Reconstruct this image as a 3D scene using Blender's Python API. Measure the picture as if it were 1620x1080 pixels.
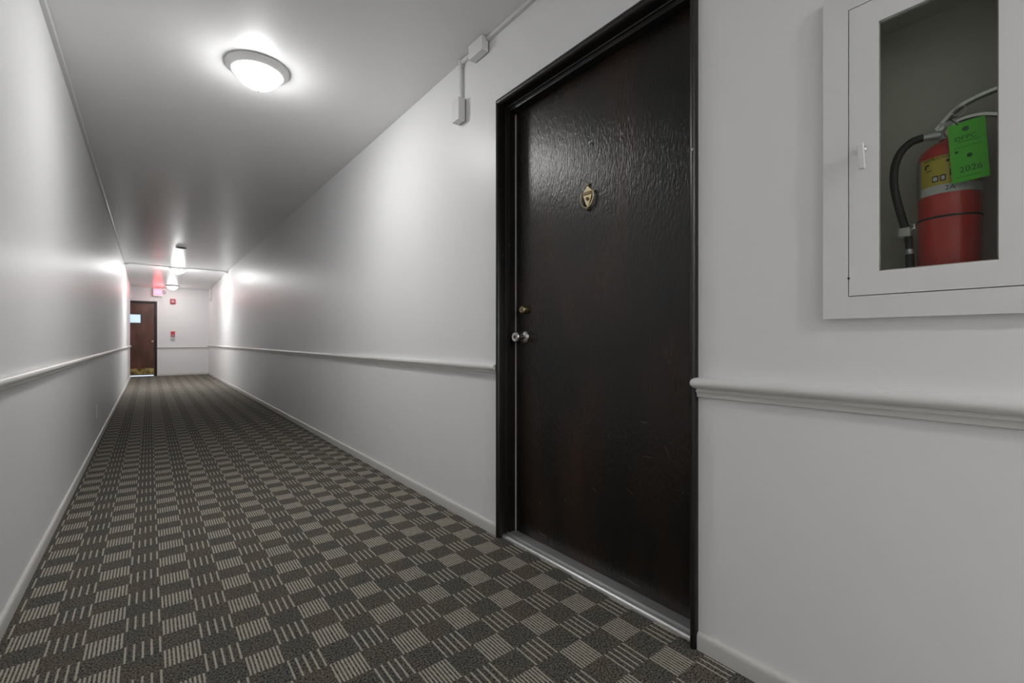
import bpy, bmesh, math, random
from mathutils import Vector, Matrix

random.seed(7)
for o in list(bpy.data.objects):
    bpy.data.objects.remove(o)
scene = bpy.context.scene
C = scene.collection
PI = math.pi

# ------------------------------------------------------------------ camera
CAM_Z = 0.985
cam_d = bpy.data.cameras.new('camera')
cam_d.sensor_width = 36.0
cam_d.lens = 16.0
cam_d.shift_y = -0.7 / 1620
cam_d.clip_start = 0.02
cam = bpy.data.objects.new('camera', cam_d)
cam.location = (0, 0, CAM_Z)
cam.rotation_euler = (PI / 2, 0, -math.radians(38.543))
C.objects.link(cam)
scene.camera = cam

# ------------------------------------------------------------------ world / exposure
world = bpy.data.worlds.new('world')
scene.world = world
world.use_nodes = True
bg = world.node_tree.nodes['Background']
bg.inputs[0].default_value = (0.64, 0.76, 0.93, 1)      # daylight beyond the far door
bg.inputs[1].default_value = 1.1
scene.view_settings.view_transform = 'Standard'
scene.view_settings.look = 'None'
scene.view_settings.gamma = 1.0
scene.view_settings.exposure = 0.30
scene.view_settings.use_curve_mapping = False

LAMP = 140.0                                            # glow of the glass domes
LAMP_FACTOR = {'near': 1.02, 'mid': 2.4, 'far': 0.55, 'back': 3.4}

# ------------------------------------------------------------------ key dimensions (metres)
XR = 1.38          # right wall face
XL = -0.395        # left wall face
HC = 2.56          # ceiling
YEND = 16.3        # end wall face
HEND = 2.49        # ceiling at the end wall
YLEND = 15.55      # where the left wall stops
YPIPE = 11.9
YB = -5.0          # wall behind the camera


# ------------------------------------------------------------------ material helpers
def nmat(name):
    m = bpy.data.materials.new(name)
    m.use_nodes = True
    nt = m.node_tree
    return m, nt, nt.nodes['Principled BSDF']


def N(nt, typ, **kw):
    n = nt.nodes.new(typ)
    for k, v in kw.items():
        setattr(n, k, v)
    return n


def math_n(nt, op, a, b=None, c=None):
    n = nt.nodes.new('ShaderNodeMath')
    n.operation = op
    for i, v in enumerate((a, b, c)):
        if v is None:
            continue
        if isinstance(v, (int, float)):
            n.inputs[i].default_value = v
        else:
            nt.links.new(v, n.inputs[i])
    return n.outputs[0]


def mixc(nt, fac, a, b, blend='MIX'):
    n = nt.nodes.new('ShaderNodeMix')
    n.data_type = 'RGBA'
    n.blend_type = blend
    for sock, v in ((n.inputs[0], fac), (n.inputs[6], a), (n.inputs[7], b)):
        if isinstance(v, (int, float)):
            sock.default_value = v
        elif isinstance(v, tuple):
            sock.default_value = (*v, 1) if len(v) == 3 else v
        else:
            nt.links.new(v, sock)
    return n.outputs[2]


def ramp(nt, fac, stops):
    n = nt.nodes.new('ShaderNodeValToRGB')
    cr = n.color_ramp
    while len(cr.elements) < len(stops):
        cr.elements.new(0.5)
    for e, (p, c) in zip(cr.elements, stops):
        e.position = p
        e.color = (c, c, c, 1) if isinstance(c, (int, float)) else (*c, 1)
    nt.links.new(fac, n.inputs[0])
    return n.outputs[0]


def noise(nt, vec, scale, detail=3, rough=0.55):
    n = nt.nodes.new('ShaderNodeTexNoise')
    n.inputs['Scale'].default_value = scale
    n.inputs['Detail'].default_value = detail
    n.inputs['Roughness'].default_value = rough
    nt.links.new(vec, n.inputs['Vector'])
    return n.outputs[0]


def mapping(nt, vec, scale):
    n = nt.nodes.new('ShaderNodeMapping')
    n.inputs['Scale'].default_value = scale
    nt.links.new(vec, n.inputs['Vector'])
    return n.outputs[0]


def obj_coord(nt):
    return nt.nodes.new('ShaderNodeTexCoord').outputs['Object']


def bump(nt, bsdf, height, strength, dist, prev=None):
    n = nt.nodes.new('ShaderNodeBump')
    n.inputs['Strength'].default_value = strength
    n.inputs['Distance'].default_value = dist
    nt.links.new(height, n.inputs['Height'])
    if prev is not None:
        nt.links.new(prev, n.inputs['Normal'])
    nt.links.new(n.outputs[0], bsdf.inputs['Normal'])
    return n.outputs[0]


def paint(name, col, rough, bstr=0.06, spec=0.5, var=0.012):
    """semi-gloss paint with faint roller texture and patchy tone"""
    m, nt, b = nmat(name)
    co = obj_coord(nt)
    big = noise(nt, co, 1.3, 3)
    f = ramp(nt, big, [(0.3, 0.0), (0.7, 1.0)])
    dark = tuple(c * (1 - var) for c in col)
    nt.links.new(mixc(nt, f, dark, col), b.inputs['Base Color'])
    b.inputs['Roughness'].default_value = rough
    b.inputs['Specular IOR Level'].default_value = spec
    h = noise(nt, co, 170.0, 2)
    bump(nt, b, h, bstr, 0.002)
    return m


def plain(name, col, rough=0.5, metal=0.0, spec=0.5, coat=0.0):
    m, nt, b = nmat(name)
    co = obj_coord(nt)
    f = noise(nt, co, 30.0, 3)
    nt.links.new(mixc(nt, f, tuple(c * 0.93 for c in col), col), b.inputs['Base Color'])
    b.inputs['Roughness'].default_value = rough
    b.inputs['Metallic'].default_value = metal
    b.inputs['Specular IOR Level'].default_value = spec
    b.inputs['Coat Weight'].default_value = coat
    return m


def emis(name, col, strength):
    m, nt, b = nmat(name)
    b.inputs['Base Color'].default_value = (*[min(c, 0.9) for c in col], 1)
    b.inputs['Emission Color'].default_value = (*col, 1)
    b.inputs['Emission Strength'].default_value = strength
    b.inputs['Roughness'].default_value = 0.3
    return m


def thin_glass(name, tint, gloss=1.0):
    m = bpy.data.materials.new(name)
    m.use_nodes = True
    nt = m.node_tree
    nt.nodes.remove(nt.nodes['Principled BSDF'])
    out = nt.nodes['Material Output']
    t = N(nt, 'ShaderNodeBsdfTransparent')
    t.inputs[0].default_value = (*tint, 1)
    g = N(nt, 'ShaderNodeBsdfGlossy')
    g.inputs['Roughness'].default_value = 0.03
    fr = N(nt, 'ShaderNodeFresnel')
    fr.inputs[0].default_value = 1.45
    mx = N(nt, 'ShaderNodeMixShader')
    nt.links.new(math_n(nt, 'MULTIPLY', fr.outputs[0], gloss), mx.inputs[0])
    nt.links.new(t.outputs[0], mx.inputs[1])
    nt.links.new(g.outputs[0], mx.inputs[2])
    nt.links.new(mx.outputs[0], out.inputs[0])
    return m


def carpet_mat():
    """loop-pile carpet: checker of ribbed blocks, nine close ribs / plain, plain / five wide ribs"""
    m, nt, b = nmat('carpet_loop_pile')
    co = obj_coord(nt)
    P = 0.1965
    g = P / 18
    wob = noise(nt, co, 160.0, 2)
    sep = N(nt, 'ShaderNodeSeparateXYZ')
    nt.links.new(co, sep.inputs[0])
    wv = math_n(nt, 'MULTIPLY_ADD', wob, 0.0052, -0.0026)
    x = math_n(nt, 'ADD', sep.outputs[0], wv)
    y = math_n(nt, 'ADD', sep.outputs[1], math_n(nt, 'MULTIPLY', wv, 1.6))
    u = math_n(nt, 'DIVIDE', math_n(nt, 'SUBTRACT', x, 1.2145 - 10 * P), g)
    v = math_n(nt, 'DIVIDE', math_n(nt, 'SUBTRACT', y, 0.742 - 40 * P), P / 2)
    um = math_n(nt, 'FLOORED_MODULO', u, 18.0)
    vm = math_n(nt, 'FLOORED_MODULO', v, 2.0)
    rib = math_n(nt, 'LESS_THAN', math_n(nt, 'FRACT', u), 0.52)
    colA = math_n(nt, 'LESS_THAN', um, 9.0)
    rowA = math_n(nt, 'LESS_THAN', vm, 1.0)
    dense = math_n(nt, 'MULTIPLY', math_n(nt, 'MULTIPLY', colA, rowA), rib)
    odd = math_n(nt, 'LESS_THAN', math_n(nt, 'FLOORED_MODULO', math_n(nt, 'FLOOR', math_n(nt, 'SUBTRACT', um, 9.0)), 2.0), 0.5)
    sp = math_n(nt, 'MULTIPLY', math_n(nt, 'MULTIPLY', math_n(nt, 'SUBTRACT', 1.0, colA), math_n(nt, 'SUBTRACT', 1.0, rowA)), math_n(nt, 'MULTIPLY', rib, odd))
    mask = math_n(nt, 'ADD', dense, sp)
    # ground: flecked yarn, its tone wandering from brown to slate
    fleck = noise(nt, co, 170.0, 2, 0.75)
    fl = ramp(nt, fleck, [(0.38, 0.0), (0.64, 1.0)])
    wn = N(nt, 'ShaderNodeTexWhiteNoise', noise_dimensions='2D')
    cmb = N(nt, 'ShaderNodeCombineXYZ')
    nt.links.new(math_n(nt, 'FLOOR', math_n(nt, 'DIVIDE', u, 9.0)), cmb.inputs[0])
    nt.links.new(math_n(nt, 'FLOOR', v), cmb.inputs[1])
    nt.links.new(cmb.outputs[0], wn.inputs['Vector'])
    hue = noise(nt, co, 9.0, 3)
    hv = math_n(nt, 'ADD', math_n(nt, 'MULTIPLY', hue, 0.85), math_n(nt, 'MULTIPLY', wn.outputs[0], 0.15))
    hr = ramp(nt, hv, [(0.36, (0.078, 0.079, 0.076)), (0.5, (0.088, 0.083, 0.074)), (0.64, (0.100, 0.087, 0.074))])
    ground = mixc(nt, fl, mixc(nt, 1.0, hr, (0.22, 0.22, 0.23), 'MULTIPLY'), mixc(nt, 1.0, hr, (2.5, 2.45, 2.3), 'MULTIPLY'))
    rb = noise(nt, co, 90.0, 2)
    ribc = mixc(nt, rb, (0.40, 0.365, 0.305), (0.55, 0.51, 0.435))
    ribc = mixc(nt, math_n(nt, 'MULTIPLY', fl, 0.25), ribc, (0.30, 0.25, 0.20))
    nt.links.new(mixc(nt, mask, ground, ribc), b.inputs['Base Color'])
    b.inputs['Roughness'].default_value = 0.95
    b.inputs['Specular IOR Level'].default_value = 0.1
    hgt = math_n(nt, 'ADD', math_n(nt, 'MULTIPLY', mask, 0.5), fl)
    bump(nt, b, hgt, 0.5, 0.003)
    return m


def wood_mat(name, c_dark, c_red, rough, glints, bd=0.0012):
    """dark stained flush veneer under runny varnish"""
    m, nt, b = nmat(name)
    co = obj_coord(nt)
    big = noise(nt, mapping(nt, co, (3.0, 3.0, 1.2)), 1.6, 4)
    f = ramp(nt, big, [(0.40, 0.0), (0.66, 1.0)])
    grain = noise(nt, mapping(nt, co, (60.0, 60.0, 1.5)), 2.0, 3)
    base = mixc(nt, f, c_dark, c_red)
    base = mixc(nt, math_n(nt, 'MULTIPLY', grain, 0.45), base, tuple(c * 0.35 for c in c_dark))
    # small pale nicks
    nk = noise(nt, mapping(nt, co, (1.0, 1.0, 0.5)), 75.0, 1)
    nm = ramp(nt, nk, [(0.795, 0.0), (0.815, 1.0)])
    base = mixc(nt, math_n(nt, 'MULTIPLY', nm, 0.5), base, (0.25, 0.22, 0.19))
    nt.links.new(base, b.inputs['Base Color'])
    b.inputs['Roughness'].default_value = rough
    h = noise(nt, mapping(nt, co, (1.0, 1.0, 0.3)), glints, 3, 0.6)
    n1 = bump(nt, b, h, 1.0, bd)
    h2 = noise(nt, mapping(nt, co, (1.0, 1.0, 0.4)), 9.0, 2)
    bump(nt, b, h2, 0.02, 0.006, n1)
    return m


M = {}
M['wall'] = paint('wall_semi_gloss_paint', (0.905, 0.905, 0.91), 0.41, spec=0.4)
M['ceil'] = paint('ceiling_semi_gloss_paint', (0.895, 0.895, 0.895), 0.29, spec=0.3)
M['trim'] = paint('trim_gloss_paint', (0.80, 0.795, 0.78), 0.32, 0.03)
M['base'] = paint('baseboard_paint', (0.66, 0.645, 0.62), 0.4, 0.03)
M['white'] = paint('white_enamel', (0.84, 0.84, 0.835), 0.35, 0.02)
M['race'] = paint('painted_raceway', (0.74, 0.74, 0.73), 0.38, 0.03)
M['carpet'] = carpet_mat()
M['door'] = wood_mat('dark_varnished_door', (0.008, 0.007, 0.006), (0.036, 0.017, 0.010), 0.235, 135.0, 0.0021)
M['frame'] = wood_mat('black_brown_door_frame', (0.008, 0.0065, 0.006), (0.013, 0.009, 0.007), 0.34, 40.0)
M['fardoor'] = wood_mat('red_brown_varnished_door', (0.11, 0.038, 0.022), (0.21, 0.078, 0.047), 0.30, 40.0)
M['brass'] = plain('aged_brass', (0.42, 0.35, 0.22), 0.33, 1.0)
M['brass_dark'] = plain('tarnished_brass', (0.16, 0.12, 0.07), 0.45, 1.0)
M['chrome'] = plain('satin_chrome', (0.62, 0.61, 0.59), 0.2, 1.0)
M['alum'] = plain('brushed_aluminium', (0.60, 0.60, 0.60), 0.38, 0.75)
M['strip'] = plain('pale_weatherstrip', (0.42, 0.41, 0.40), 0.6)
M['scuff'] = plain('pale_scuff', (0.13, 0.12, 0.11), 0.7)
M['black'] = plain('black_rubber', (0.012, 0.012, 0.012), 0.5)
M['dark'] = plain('dark_grey_plastic', (0.035, 0.035, 0.035), 0.5)
M['red'] = plain('red_enamel', (0.60, 0.035, 0.025), 0.3, coat=0.3)
M['redplastic'] = plain('red_plastic', (0.60, 0.06, 0.08), 0.35)
M['yellow'] = plain('yellow_label_print', (0.58, 0.46, 0.05), 0.5)
M['labelwhite'] = plain('white_label_print', (0.62, 0.62, 0.60), 0.5)
M['labelgrey'] = plain('grey_label_print', (0.34, 0.33, 0.31), 0.5)
M['ink'] = plain('black_ink', (0.02, 0.02, 0.02), 0.6)
M['green'] = plain('bright_green_card', (0.10, 0.56, 0.035), 0.6)
M['greenink'] = plain('dark_green_ink', (0.01, 0.10, 0.012), 0.6)
M['liner'] = plain('cabinet_grey_liner', (0.64, 0.62, 0.55), 0.55)
M['greyplastic'] = plain('pale_grey_plastic', (0.55, 0.55, 0.56), 0.45)
M['glass'] = thin_glass('clear_cabinet_glass', (0.93, 0.95, 0.93), 0.5)
M['doorglass'] = thin_glass('door_lite_glass', (0.92, 0.96, 1.0), 1.0)
M['exitred'] = emis('exit_sign_red_glow', (1.0, 0.03, 0.045), 15.0)
M['exitletter'] = emis('exit_sign_letter_glow', (1.0, 0.07, 0.085), 10.0)


def kick_mat():
    m, nt, b = nmat('worn_brass_kick_plate')
    co = obj_coord(nt)
    n1 = noise(nt, mapping(nt, co, (1.0, 1.0, 0.8)), 9.0, 4, 0.7)
    f = ramp(nt, n1, [(0.42, 0.0), (0.58, 1.0)])
    nt.links.new(mixc(nt, f, (0.16, 0.11, 0.03), (0.55, 0.44, 0.17)), b.inputs['Base Color'])
    b.inputs['Metallic'].default_value = 0.6
    b.inputs['Roughness'].default_value = 0.5
    return m


M['kick'] = kick_mat()
for k, f in LAMP_FACTOR.items():
    m = emis('frosted_glass_glow_' + k, (1.0, 0.995, 0.985), LAMP * f)
    nt = m.node_tree                                   # emission shaped to fall mostly downward, softening the halo on the ceiling
    sp_ = N(nt, 'ShaderNodeSeparateXYZ')
    nt.links.new(N(nt, 'ShaderNodeNewGeometry').outputs['Normal'], sp_.inputs[0])
    dn = math_n(nt, 'POWER', math_n(nt, 'MAXIMUM', math_n(nt, 'MULTIPLY', sp_.outputs[2], -1.0), 0.0), 2.7)
    nt.links.new(math_n(nt, 'MULTIPLY_ADD', dn, LAMP * f * 0.95, LAMP * f * 0.03), nt.nodes['Principled BSDF'].inputs['Emission Strength'])
    M['glow_' + k] = m


# ------------------------------------------------------------------ geometry helpers
def link(name, bm, mat, parent=None, smooth=False):
    bmesh.ops.recalc_face_normals(bm, faces=bm.faces)
    me = bpy.data.meshes.new(name)
    bm.to_mesh(me)
    bm.free()
    me.materials.append(M[mat] if isinstance(mat, str) else mat)
    if smooth:
        for p in me.polygons:
            p.use_smooth = True
        try:
            me.set_sharp_from_angle(angle=math.radians(40))
        except Exception:
            pass
    o = bpy.data.objects.new(name, me)
    C.objects.link(o)
    if parent is not None:
        o.parent = parent
        o.matrix_parent_inverse = world_mat(parent).inverted()
    return o


def world_mat(o):
    m = Matrix.LocRotScale(o.location, o.rotation_euler, o.scale)
    if o.parent is not None:
        return world_mat(o.parent) @ o.matrix_parent_inverse @ m
    return m


def tag(o, label, cat, group=None, kind=None):
    o['label'] = label
    o['category'] = cat
    if group:
        o['group'] = group
    if kind:
        o['kind'] = kind
    return o


def empty(name, loc, label, cat, group=None, kind=None):
    o = bpy.data.objects.new(name, None)
    o.location = loc
    o.empty_display_size = 0.05
    C.objects.link(o)
    return tag(o, label, cat, group, kind)


def box(bm, x0, x1, y0, y1, z0, z1, bev=0.0, seg=2):
    t = bmesh.new()
    vs = [t.verts.new((x, y, z)) for x in (x0, x1) for y in (y0, y1) for z in (z0, z1)]
    for f in ((0, 1, 3, 2), (4, 6, 7, 5), (0, 4, 5, 1), (2, 3, 7, 6), (0, 2, 6, 4), (1, 5, 7, 3)):
        t.faces.new([vs[i] for i in f])
    if bev > 0:
        bmesh.ops.bevel(t, geom=list(t.edges), offset=bev, segments=seg, affect='EDGES', profile=0.5)
    merge(bm, t)
    return bm


def merge(bm, t):
    mp = {}
    for v in t.verts:
        mp[v] = bm.verts.new(v.co)
    for f in t.faces:
        try:
            bm.faces.new([mp[v] for v in f.verts])
        except ValueError:
            pass
    t.free()


def nb():
    return bmesh.new()


def B(*a, **k):
    return box(bmesh.new(), *a, **k)


def lathe(bm, prof, origin, axis, seg=32, cap=True):
    """prof: (radius, distance along axis)"""
    ax = Vector(axis).normalized()
    up = Vector((0, 0, 1)) if abs(ax.z) < 0.9 else Vector((1, 0, 0))
    a = ax.cross(up).normalized()
    b = ax.cross(a)
    o = Vector(origin)
    rings = []
    for r, d in prof:
        if r < 1e-5:
            rings.append([bm.verts.new(o + ax * d)])
        else:
            rings.append([bm.verts.new(o + ax * d + (a * math.cos(2 * PI * i / seg) + b * math.sin(2 * PI * i / seg)) * r) for i in range(seg)])
    for p, q in zip(rings, rings[1:]):
        for i in range(seg):
            j = (i + 1) % seg
            if len(p) == 1 and len(q) == 1:
                continue
            if len(p) == 1:
                bm.faces.new((p[0], q[i], q[j]))
            elif len(q) == 1:
                bm.faces.new((p[i], p[j], q[0]))
            else:
                bm.faces.new((p[i], p[j], q[j], q[i]))
    if cap:
        for r in (rings[0], rings[-1]):
            if len(r) > 1:
                bm.faces.new(r)
    return bm


def tube(bm, pts, rad, seg=12, flat=(1.0, 1.0)):
    pts = [Vector(p) for p in pts]
    n = len(pts)
    rads = rad if isinstance(rad, (list, tuple)) else [rad] * n
    prev = None
    rings = []
    for i, p in enumerate(pts):
        t = (pts[min(i + 1, n - 1)] - pts[max(i - 1, 0)]).normalized()
        if prev is None:
            up = Vector((0, 0, 1)) if abs(t.z) < 0.9 else Vector((1, 0, 0))
            a = t.cross(up).normalized()
        else:
            a = (prev - t * prev.dot(t)).normalized()
        prev = a
        b = t.cross(a)
        rings.append([bm.verts.new(p + (a * math.cos(2 * PI * k / seg) * flat[0] + b * math.sin(2 * PI * k / seg) * flat[1]) * rads[i]) for k in range(seg)])
    for p, q in zip(rings, rings[1:]):
        for k in range(seg):
            j = (k + 1) % seg
            bm.faces.new((p[k], p[j], q[j], q[k]))
    bm.faces.new(rings[0])
    bm.faces.new(rings[-1])
    return bm


def spline(pts, n=8):
    """Catmull-Rom through the points"""
    P = [Vector(p) for p in pts]
    P = [P[0] * 2 - P[1]] + P + [P[-1] * 2 - P[-2]]
    out = []
    for i in range(1, len(P) - 2):
        for k in range(n):
            t = k / n
            p0, p1, p2, p3 = P[i - 1], P[i], P[i + 1], P[i + 2]
            out.append(0.5 * ((2 * p1) + (p2 - p0) * t + (2 * p0 - 5 * p1 + 4 * p2 - p3) * t * t + (3 * p1 - p0 - 3 * p2 + p3) * t ** 3))
    out.append(P[-2])
    return out


def extrude_profile(bm, ring0, ring1):
    a = [bm.verts.new(p) for p in ring0]
    b = [bm.verts.new(p) for p in ring1]
    n = len(a)
    for i in range(n):
        j = (i + 1) % n
        bm.faces.new((a[i], a[j], b[j], b[i]))
    bm.faces.new(a)
    bm.faces.new(b)
    return bm


def text_mesh(body, size, name='lettering', depth=0.0004, align='CENTER', space=1.0):
    cu = bpy.data.curves.new(name, 'FONT')
    cu.body = body
    cu.size = size
    cu.extrude = depth
    cu.align_x = align
    cu.align_y = 'CENTER'
    cu.space_character = space
    cu.resolution_u = 2
    o = bpy.data.objects.new(name, cu)
    C.objects.link(o)
    dg = bpy.context.evaluated_depsgraph_get()
    dg.update()
    me = bpy.data.meshes.new_from_object(o.evaluated_get(dg))
    bpy.data.objects.remove(o)
    bpy.data.curves.remove(cu)
    return me


def put_mesh(name, me, mat, parent):
    me.materials.clear()
    me.materials.append(M[mat])
    me.name = name
    o = bpy.data.objects.new(name, me)
    C.objects.link(o)
    o.parent = parent
    o.matrix_parent_inverse = world_mat(parent).inverted()
    return o


def wall_holes(bm, axis, d0, d1, a0, a1, z0, z1, holes):
    """slab between d0..d1 on `axis`, spanning a0..a1 along the other axis, with rectangular holes (a,b,z,w)"""
    As = sorted({a0, a1, *[h[0] for h in holes], *[h[1] for h in holes]})
    Zs = sorted({z0, z1, *[h[2] for h in holes], *[h[3] for h in holes]})

    def solid(i, k):
        if i < 0 or k < 0 or i >= len(As) - 1 or k >= len(Zs) - 1:
            return False
        am, zm = (As[i] + As[i + 1]) / 2, (Zs[k] + Zs[k + 1]) / 2
        return not any(h[0] < am < h[1] and h[2] < zm < h[3] for h in holes)
    cache = {}

    def V(d, a, z):
        key = (d, a, z)
        if key not in cache:
            cache[key] = bm.verts.new((d, a, z) if axis == 'x' else (a, d, z))
        return cache[key]
    for i in range(len(As) - 1):
        for k in range(len(Zs) - 1):
            if not solid(i, k):
                continue
            a, b, z, w = As[i], As[i + 1], Zs[k], Zs[k + 1]
            for d in (d0, d1):
                bm.faces.new((V(d, a, z), V(d, b, z), V(d, b, w), V(d, a, w)))
            for (ni, nk, p, q) in ((i - 1, k, (a, z), (a, w)), (i + 1, k, (b, z), (b, w)), (i, k - 1, (a, z), (b, z)), (i, k + 1, (a, w), (b, w))):
                if not solid(ni, nk):
                    bm.faces.new((V(d0, *p), V(d1, *p), V(d1, *q), V(d0, *q)))
    return bm


# ------------------------------------------------------------------ structure
WT = 0.24          # wall thickness
YL_, YR_, ZT_ = 1.842, 0.771, 2.196           # near door: outer edges of its frame
DX0, DX1, DZ1 = -0.86, 0.169, 2.10            # far door: outer edges of its frame
CY0, CY1, CZ0, CZ1 = 0.045, 0.368, 1.092, 1.812   # cabinet cavity (y, z)

o = link('floor', B(-2.1, XR + 0.09, YB, YEND + 0.10, -0.10, 0.0), 'carpet')
tag(o, 'grey-brown loop carpet with a checker of cream ribbed blocks', 'carpet', kind='structure')

bm = nb()
rows = [(YB - 0.1, HC), (YPIPE + 0.3, HC), (YEND + 0.15, HEND - 0.003)]
prof0 = [(-2.1, y, z) for y, z in rows] + [(-2.1, y, HC + 0.15) for y, z in reversed(rows)]
prof1 = [(XR + WT, y, z) for _, y, z in prof0]
extrude_profile(bm, prof0, prof1)
o = link('ceiling', bm, 'ceil')
tag(o, 'glossy off-white painted hallway ceiling', 'ceiling', kind='structure')

bm = wall_holes(nb(), 'x', XR, XR + WT, YB, YEND + 0.15, 0.0, HC,
                [(YR_ + 0.012, YL_ - 0.012, 0.0, ZT_ - 0.014), (CY0, CY1, CZ0, CZ1)])
o = link('wall_right', bm, 'wall')
tag(o, 'white semi-gloss wall with the dark door and the extinguisher cabinet', 'wall', kind='structure')

o = link('wall_left', B(XL - 0.15, XL, YB, YLEND, 0.0, HC, bev=0.004), 'wall')
tag(o, 'long white semi-gloss wall on the left of the hallway', 'wall', kind='structure')

bm = wall_holes(nb(), 'y', YEND, YEND + 0.15, -2.1, XR + WT, 0.0, HC,
                [(DX0 + 0.01, DX1 - 0.01, 0.0, DZ1 - 0.01)])
o = link('wall_end', bm, 'wall')
tag(o, 'white wall closing the far end of the hallway', 'wall', kind='structure')
o = link('wall_back', B(-2.1, XR + WT, YB - 0.15, YB, 0.0, HC), 'wall')
tag(o, 'white wall behind the viewpoint, outside the picture', 'wall', kind='structure')
o = link('wall_alcove', B(-2.1, -1.95, YLEND - 0.15, YEND, 0.0, HC), 'wall')
tag(o, 'side wall of the recess hidden behind the left wall', 'wall', kind='structure')
o = link('wall_return', B(-1.95, XL - 0.15, YLEND - 0.15, YLEND, 0.0, HC), 'wall')
tag(o, 'return wall behind the end of the left wall', 'wall', kind='structure')


o = link('light_block_panel', B(XR + WT, XR + WT + 0.03, YR_ - 0.1, YL_ + 0.1, -0.1, HC), 'wall')  # unseen panel, added to stop daylight leaking round the near door
tag(o, 'unseen panel added behind the dark door to block outside light', 'wall', kind='structure')

# chair rails: bullnose above a fillet and a small ogee board
RAIL = [(0.0, 0.868), (0.018, 0.868), (0.027, 0.865), (0.0325, 0.858), (0.034, 0.851), (0.032, 0.843),
        (0.026, 0.837), (0.017, 0.834), (0.014, 0.833), (0.014, 0.829), (0.018, 0.828), (0.018, 0.825),
        (0.014, 0.822), (0.011, 0.815), (0.011, 0.808), (0.008, 0.806), (0.0, 0.806)]


def rail(name, axis, sgn, plane, a0, a1, label, dz=0.0, cap=0.0):
    bm = nb()

    def ring(a, s=1.0):
        out = []
        for n, z in RAIL:
            zz = 0.851 + (z - 0.851) * s + dz
            nn = n * (0.35 + 0.65 * s)
            out.append((plane + sgn * nn, a, zz) if axis == 'y' else (a, plane + sgn * nn, zz))
        return out
    if cap > 0:
        # rounded end of the bullnose standing over the frame
        bead = [(n, z) for n, z in RAIL if z >= 0.833]
        bead = bead + [(0.0, 0.833)]
        rings = []
        for t in (0.0, 0.5, 0.8, 1.0):
            k = math.sqrt(max(0.0, 1 - t * t)) * 0.97 + 0.03
            rings.append([(plane + sgn * (0.002 + n * (0.4 + 0.6 * k)), a0 + 0.016 + (cap + 0.016) * 0 - 0 + (a0 * 0) + t * cap, 0.851 + (z - 0.851) * k + dz) for n, z in bead])
        for r0, r1 in zip(rings, rings[1:]):
            extrude_profile(bm, r0, r1)
    extrude_profile(bm, ring(a0), ring(a1))
    o = link(name, bm, 'trim', smooth=True)
    tag(o, label, 'chair rail', kind='structure')
    return o


rail('trim_1', 'y', -1, XR, YR_ - 0.001, YB, 'white chair rail between dark door and extinguisher cabinet wall', cap=0.0)
rail('trim_2', 'y', -1, XR, YL_ + 0.002, YEND, 'white chair rail on right wall beyond the dark door')
rail('trim_3', 'y', 1, XL, YB, YLEND + 0.012, 'white chair rail along the left wall')
rail('trim_4', 'x', -1, YEND, DX1 + 0.005, XR, 'white chair rail on the far end wall', dz=-0.045)

# rounded nose of the near rail lapping over the door frame (one piece with the rail)
bm = nb()
bead = [(n, z) for n, z in RAIL if z >= 0.833] + [(0.0, 0.833)]
rings = []
for t in (0.0, 0.35, 0.65, 0.87, 1.0):
    k = math.sqrt(max(0.0, 1 - t * t)) * 0.9 + 0.1
    rings.append([bm.verts.new((XR - 0.026 - (n - 0.026) * k if n > 0.026 else XR - n, YR_ - 0.001 + t * 0.016, 0.851 + (z - 0.851) * k)) for n, z in bead])
for p, q in zip(rings, rings[1:]):
    for i in range(len(p)):
        j = (i + 1) % len(p)
        bm.faces.new((p[i], p[j], q[j], q[i]))
bm.faces.new(rings[0])
bm.faces.new(rings[-1])
nose = link('rounded_end', bm, 'trim', bpy.data.objects['trim_1'], smooth=True)

BASE = [(0.0, 0.056), (0.004, 0.056), (0.009, 0.053), (0.012, 0.047), (0.013, 0.040), (0.013, 0.0), (0.0, 0.0)]


def baseboard(name, axis, sgn, plane, a0, a1, label):
    r = [[(plane + sgn * n, a, z) if axis == 'y' else (a, plane + sgn * n, z) for n, z in BASE] for a in (a0, a1)]
    o = link(name, extrude_profile(nb(), *r), 'base', smooth=True)
    tag(o, label, 'baseboard', kind='structure')


baseboard('baseboard_right', 'y', -1, XR, YL_ + 0.002, YEND, 'low white baseboard on right wall beyond the dark door')
baseboard('baseboard_right_near', 'y', -1, XR, YB, YR_ - 0.002, 'low white baseboard below the extinguisher cabinet')
baseboard('baseboard_left', 'y', 1, XL, YB, YLEND, 'low white baseboard along the left wall')
baseboard('baseboard_end', 'x', -1, YEND, DX1 + 0.002, XR, 'low white baseboard of the far end wall')


# ------------------------------------------------------------------ near door
d1 = empty('door_1', (XR + 0.05, (YL_ + YR_) / 2, 0), 'dark brown varnished flush door with brass knocker', 'door', kind='structure')
FP = [(0.0, 0.0), (0.0, -0.013), (0.003, -0.019), (0.009, -0.023), (0.015, -0.0215), (0.020, -0.015), (0.023, -0.005),
      (0.023, 0.028), (0.026, 0.031), (0.026, 0.038), (0.038, 0.041), (0.038, 0.080), (0.026, 0.084), (0.026, 0.13), (0.012, 0.13), (0.012, 0.0)]
QT = 1.42


def frame_piece(which):
    bm = nb()
    r0, r1 = [], []
    for q, d in FP:
        x = XR + d
        zt = ZT_ - q * QT
        if which == 'L':
            r0.append((x, YL_ - q, 0.0)); r1.append((x, YL_ - q, zt))
        elif which == 'R':
            r0.append((x, YR_ + q, 0.0)); r1.append((x, YR_ + q, zt))
        else:
            r0.append((x, YR_ + q, zt)); r1.append((x, YL_ - q, zt))
    return extrude_profile(bm, r0, r1)


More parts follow.
